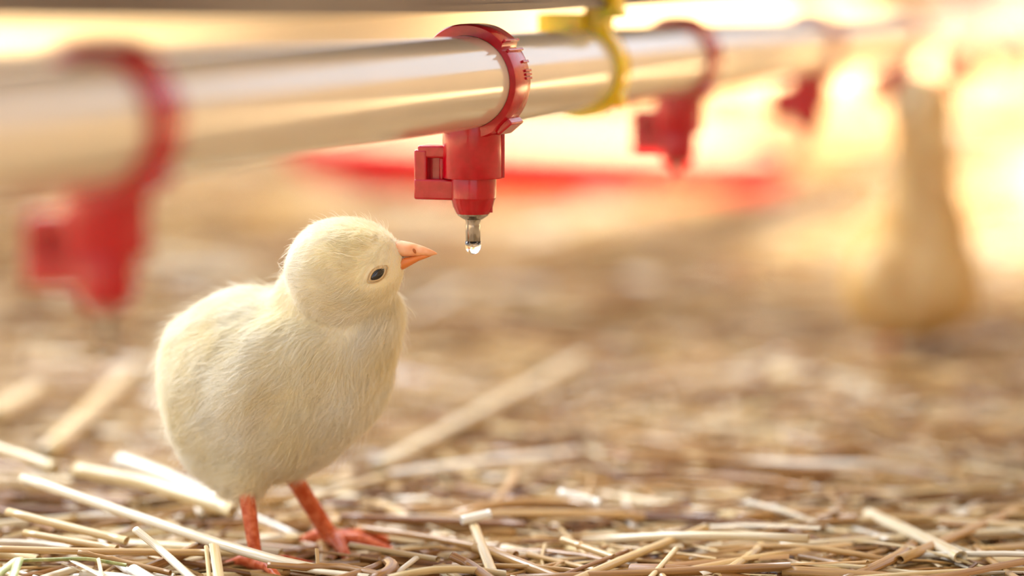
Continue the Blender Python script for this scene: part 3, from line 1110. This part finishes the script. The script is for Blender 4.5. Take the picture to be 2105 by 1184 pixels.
    ho = bpy.data.objects.new('down', cu)
    col.objects.link(ho)
    ho.parent = body
    ho['kind'] = 'stuff'
    return body

D = .745
chick_spec = dict(
    voxel=.0006, smooth=7,
    ell=[((538, 785), (190, 180, 168), 0, .785),
         ((415, 785), (72, 130, 115), 8, .793),
         ((662, 750), (138, 152, 140), 10, .777),
         ((575, 865), (140, 100, 135), 0, .783),
         ((480, 690), (100, 70, 105), 30, .788),
         ((438, 880), (70, 100, 95), 12, .79),
         ((478, 925), (58, 80, 70), 10, .785),
         ((730, 678), (82, 100, 84), 0, .771),
         ((644, 612), (62, 62, 74), 0, .773),
         ((768, 642), (50, 60, 56), 0, .765),
         ((690, 555), (96, 98, 92), -10, .757),
         ((745, 535), (68, 68, 70), -25, .755),
         ((782, 532), (36, 34, 40), -20, .752),
         ((762, 582), (44, 34, 48), 30, .752),
         ((540, 750), (108, 54, 34), 48, .766),      # wing
         ((500, 812), (26, 36, 16), -30, .763),
         ((512, 945), (40, 62, 46), 0, .777),         # near thigh
         ((505, 1000), (18, 30, 20), 0, .775),
         ((590, 920), (45, 50, 50), 0, .79)],
    legs=[dict(pts=[(506, 1010, .775, .0024), (512, 1050, .773, .00225), (523, 1125, .770, .0020), (527, 1158, .769, .0021)], heading=math.radians(-25), spread=.65),
          dict(pts=[(592, 965, .79, .0028), (612, 995, .791, .0026), (668, 1085, .797, .0026), (682, 1108, .799, .0028)], heading=math.radians(-30), spread=.75)],
    beak=dict(base=(812, 530, .752),
              upper=[(802, 520, .752, (22, 12), 24, 10), (822, 517, .752, (23, 12), 22, 12), (845, 517, .751, (18, 11), 17, 14), (868, 518, .750, (12, 9), 11, 16), (886, 520, .749, (6.5, 6), 6, 18), (895, 521, .749, (3.2, 3), 3, 18), (899, 522, .749, (.8, .8), .8, 18)],
              lower=[(796, 548, .753, (18, 26), 24, 24), (816, 545, .752, (16, 25), 21, 26), (842, 536, .751, (10, 17), 15, 26), (865, 528, .750, (5, 9), 9, 24), (884, 524, .7495, (2, 4.5), 4, 20), (891, 523, .749, (.8, 1.5), 1.5, 20)],
              nostril=(852, 516, .751, 6, 3, -60)),
    eye=dict(x=776, y=564, head=(700, 550, .757), w=16.5, h=9.2, rot=36, clear=21),
    head_r=115 * .757 / FPX,
    breast=(760, 780, .757), breast_r=.030,
    flow=(-.85, -.6, .25), len_body=.0058, len_head=.0036, strands=150000, strand_r=.000042)
chick = build_chick('chick', chick_spec)
tag(chick, 'pale yellow fluffy chick in focus, reaching its beak to the nearest nipple', 'chick')

far_spec = dict(
    voxel=.001, smooth=6,
    ell=[((1880, 570), (128, 108, 125), 0, 1.20),
         ((1885, 625), (110, 72, 110), 0, 1.20),
         ((1900, 480), (84, 90, 84), 0, 1.195),
         ((1900, 400), (60, 90, 56), 0, 1.19),
         ((1900, 310), (54, 80, 50), 0, 1.19),
         ((1895, 225), (58, 58, 56), 0, 1.19),
         ((1878, 195), (38, 40, 40), 0, 1.19),
         ((1800, 590), (58, 75, 70), 0, 1.19)],
    legs=[dict(pts=[(1835, 670, 1.20, .0028), (1830, 700, 1.20, .0024), (1815, 748, 1.205, .0022)], heading=math.radians(150)),
          dict(pts=[(1915, 670, 1.22, .0028), (1912, 700, 1.22, .0024), (1905, 742, 1.222, .0022)], heading=math.radians(120))],
    beak=dict(base=(1868, 178, 1.19),
              upper=[(1868, 178, 1.19, (13, 9), 14, -40), (1856, 162, 1.19, (8, 6), 8, -40), (1846, 148, 1.19, (1.5, 1), 1.5, -40)],
              lower=[(1862, 184, 1.19, (9, 9), 12, -40), (1852, 170, 1.19, (5, 5), 7, -40), (1843, 156, 1.19, (1, 1), 1, -40)]),
    eye=dict(x=1866, y=212, head=(1884, 212, 1.19), w=9, h=8, rot=60, clear=14),
    head_r=60 * 1.19 / FPX,
    breast=(1840, 500, 1.18), breast_r=.02,
    flow=(.1, -1, .1), len_body=.005, len_head=.003, strand_mat=M_STRAND_BACKLIT, strands=40000, strand_r=.00007)
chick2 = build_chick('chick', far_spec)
tag(chick2, 'blurred chick stretching its neck up to the water line at the right', 'chick')
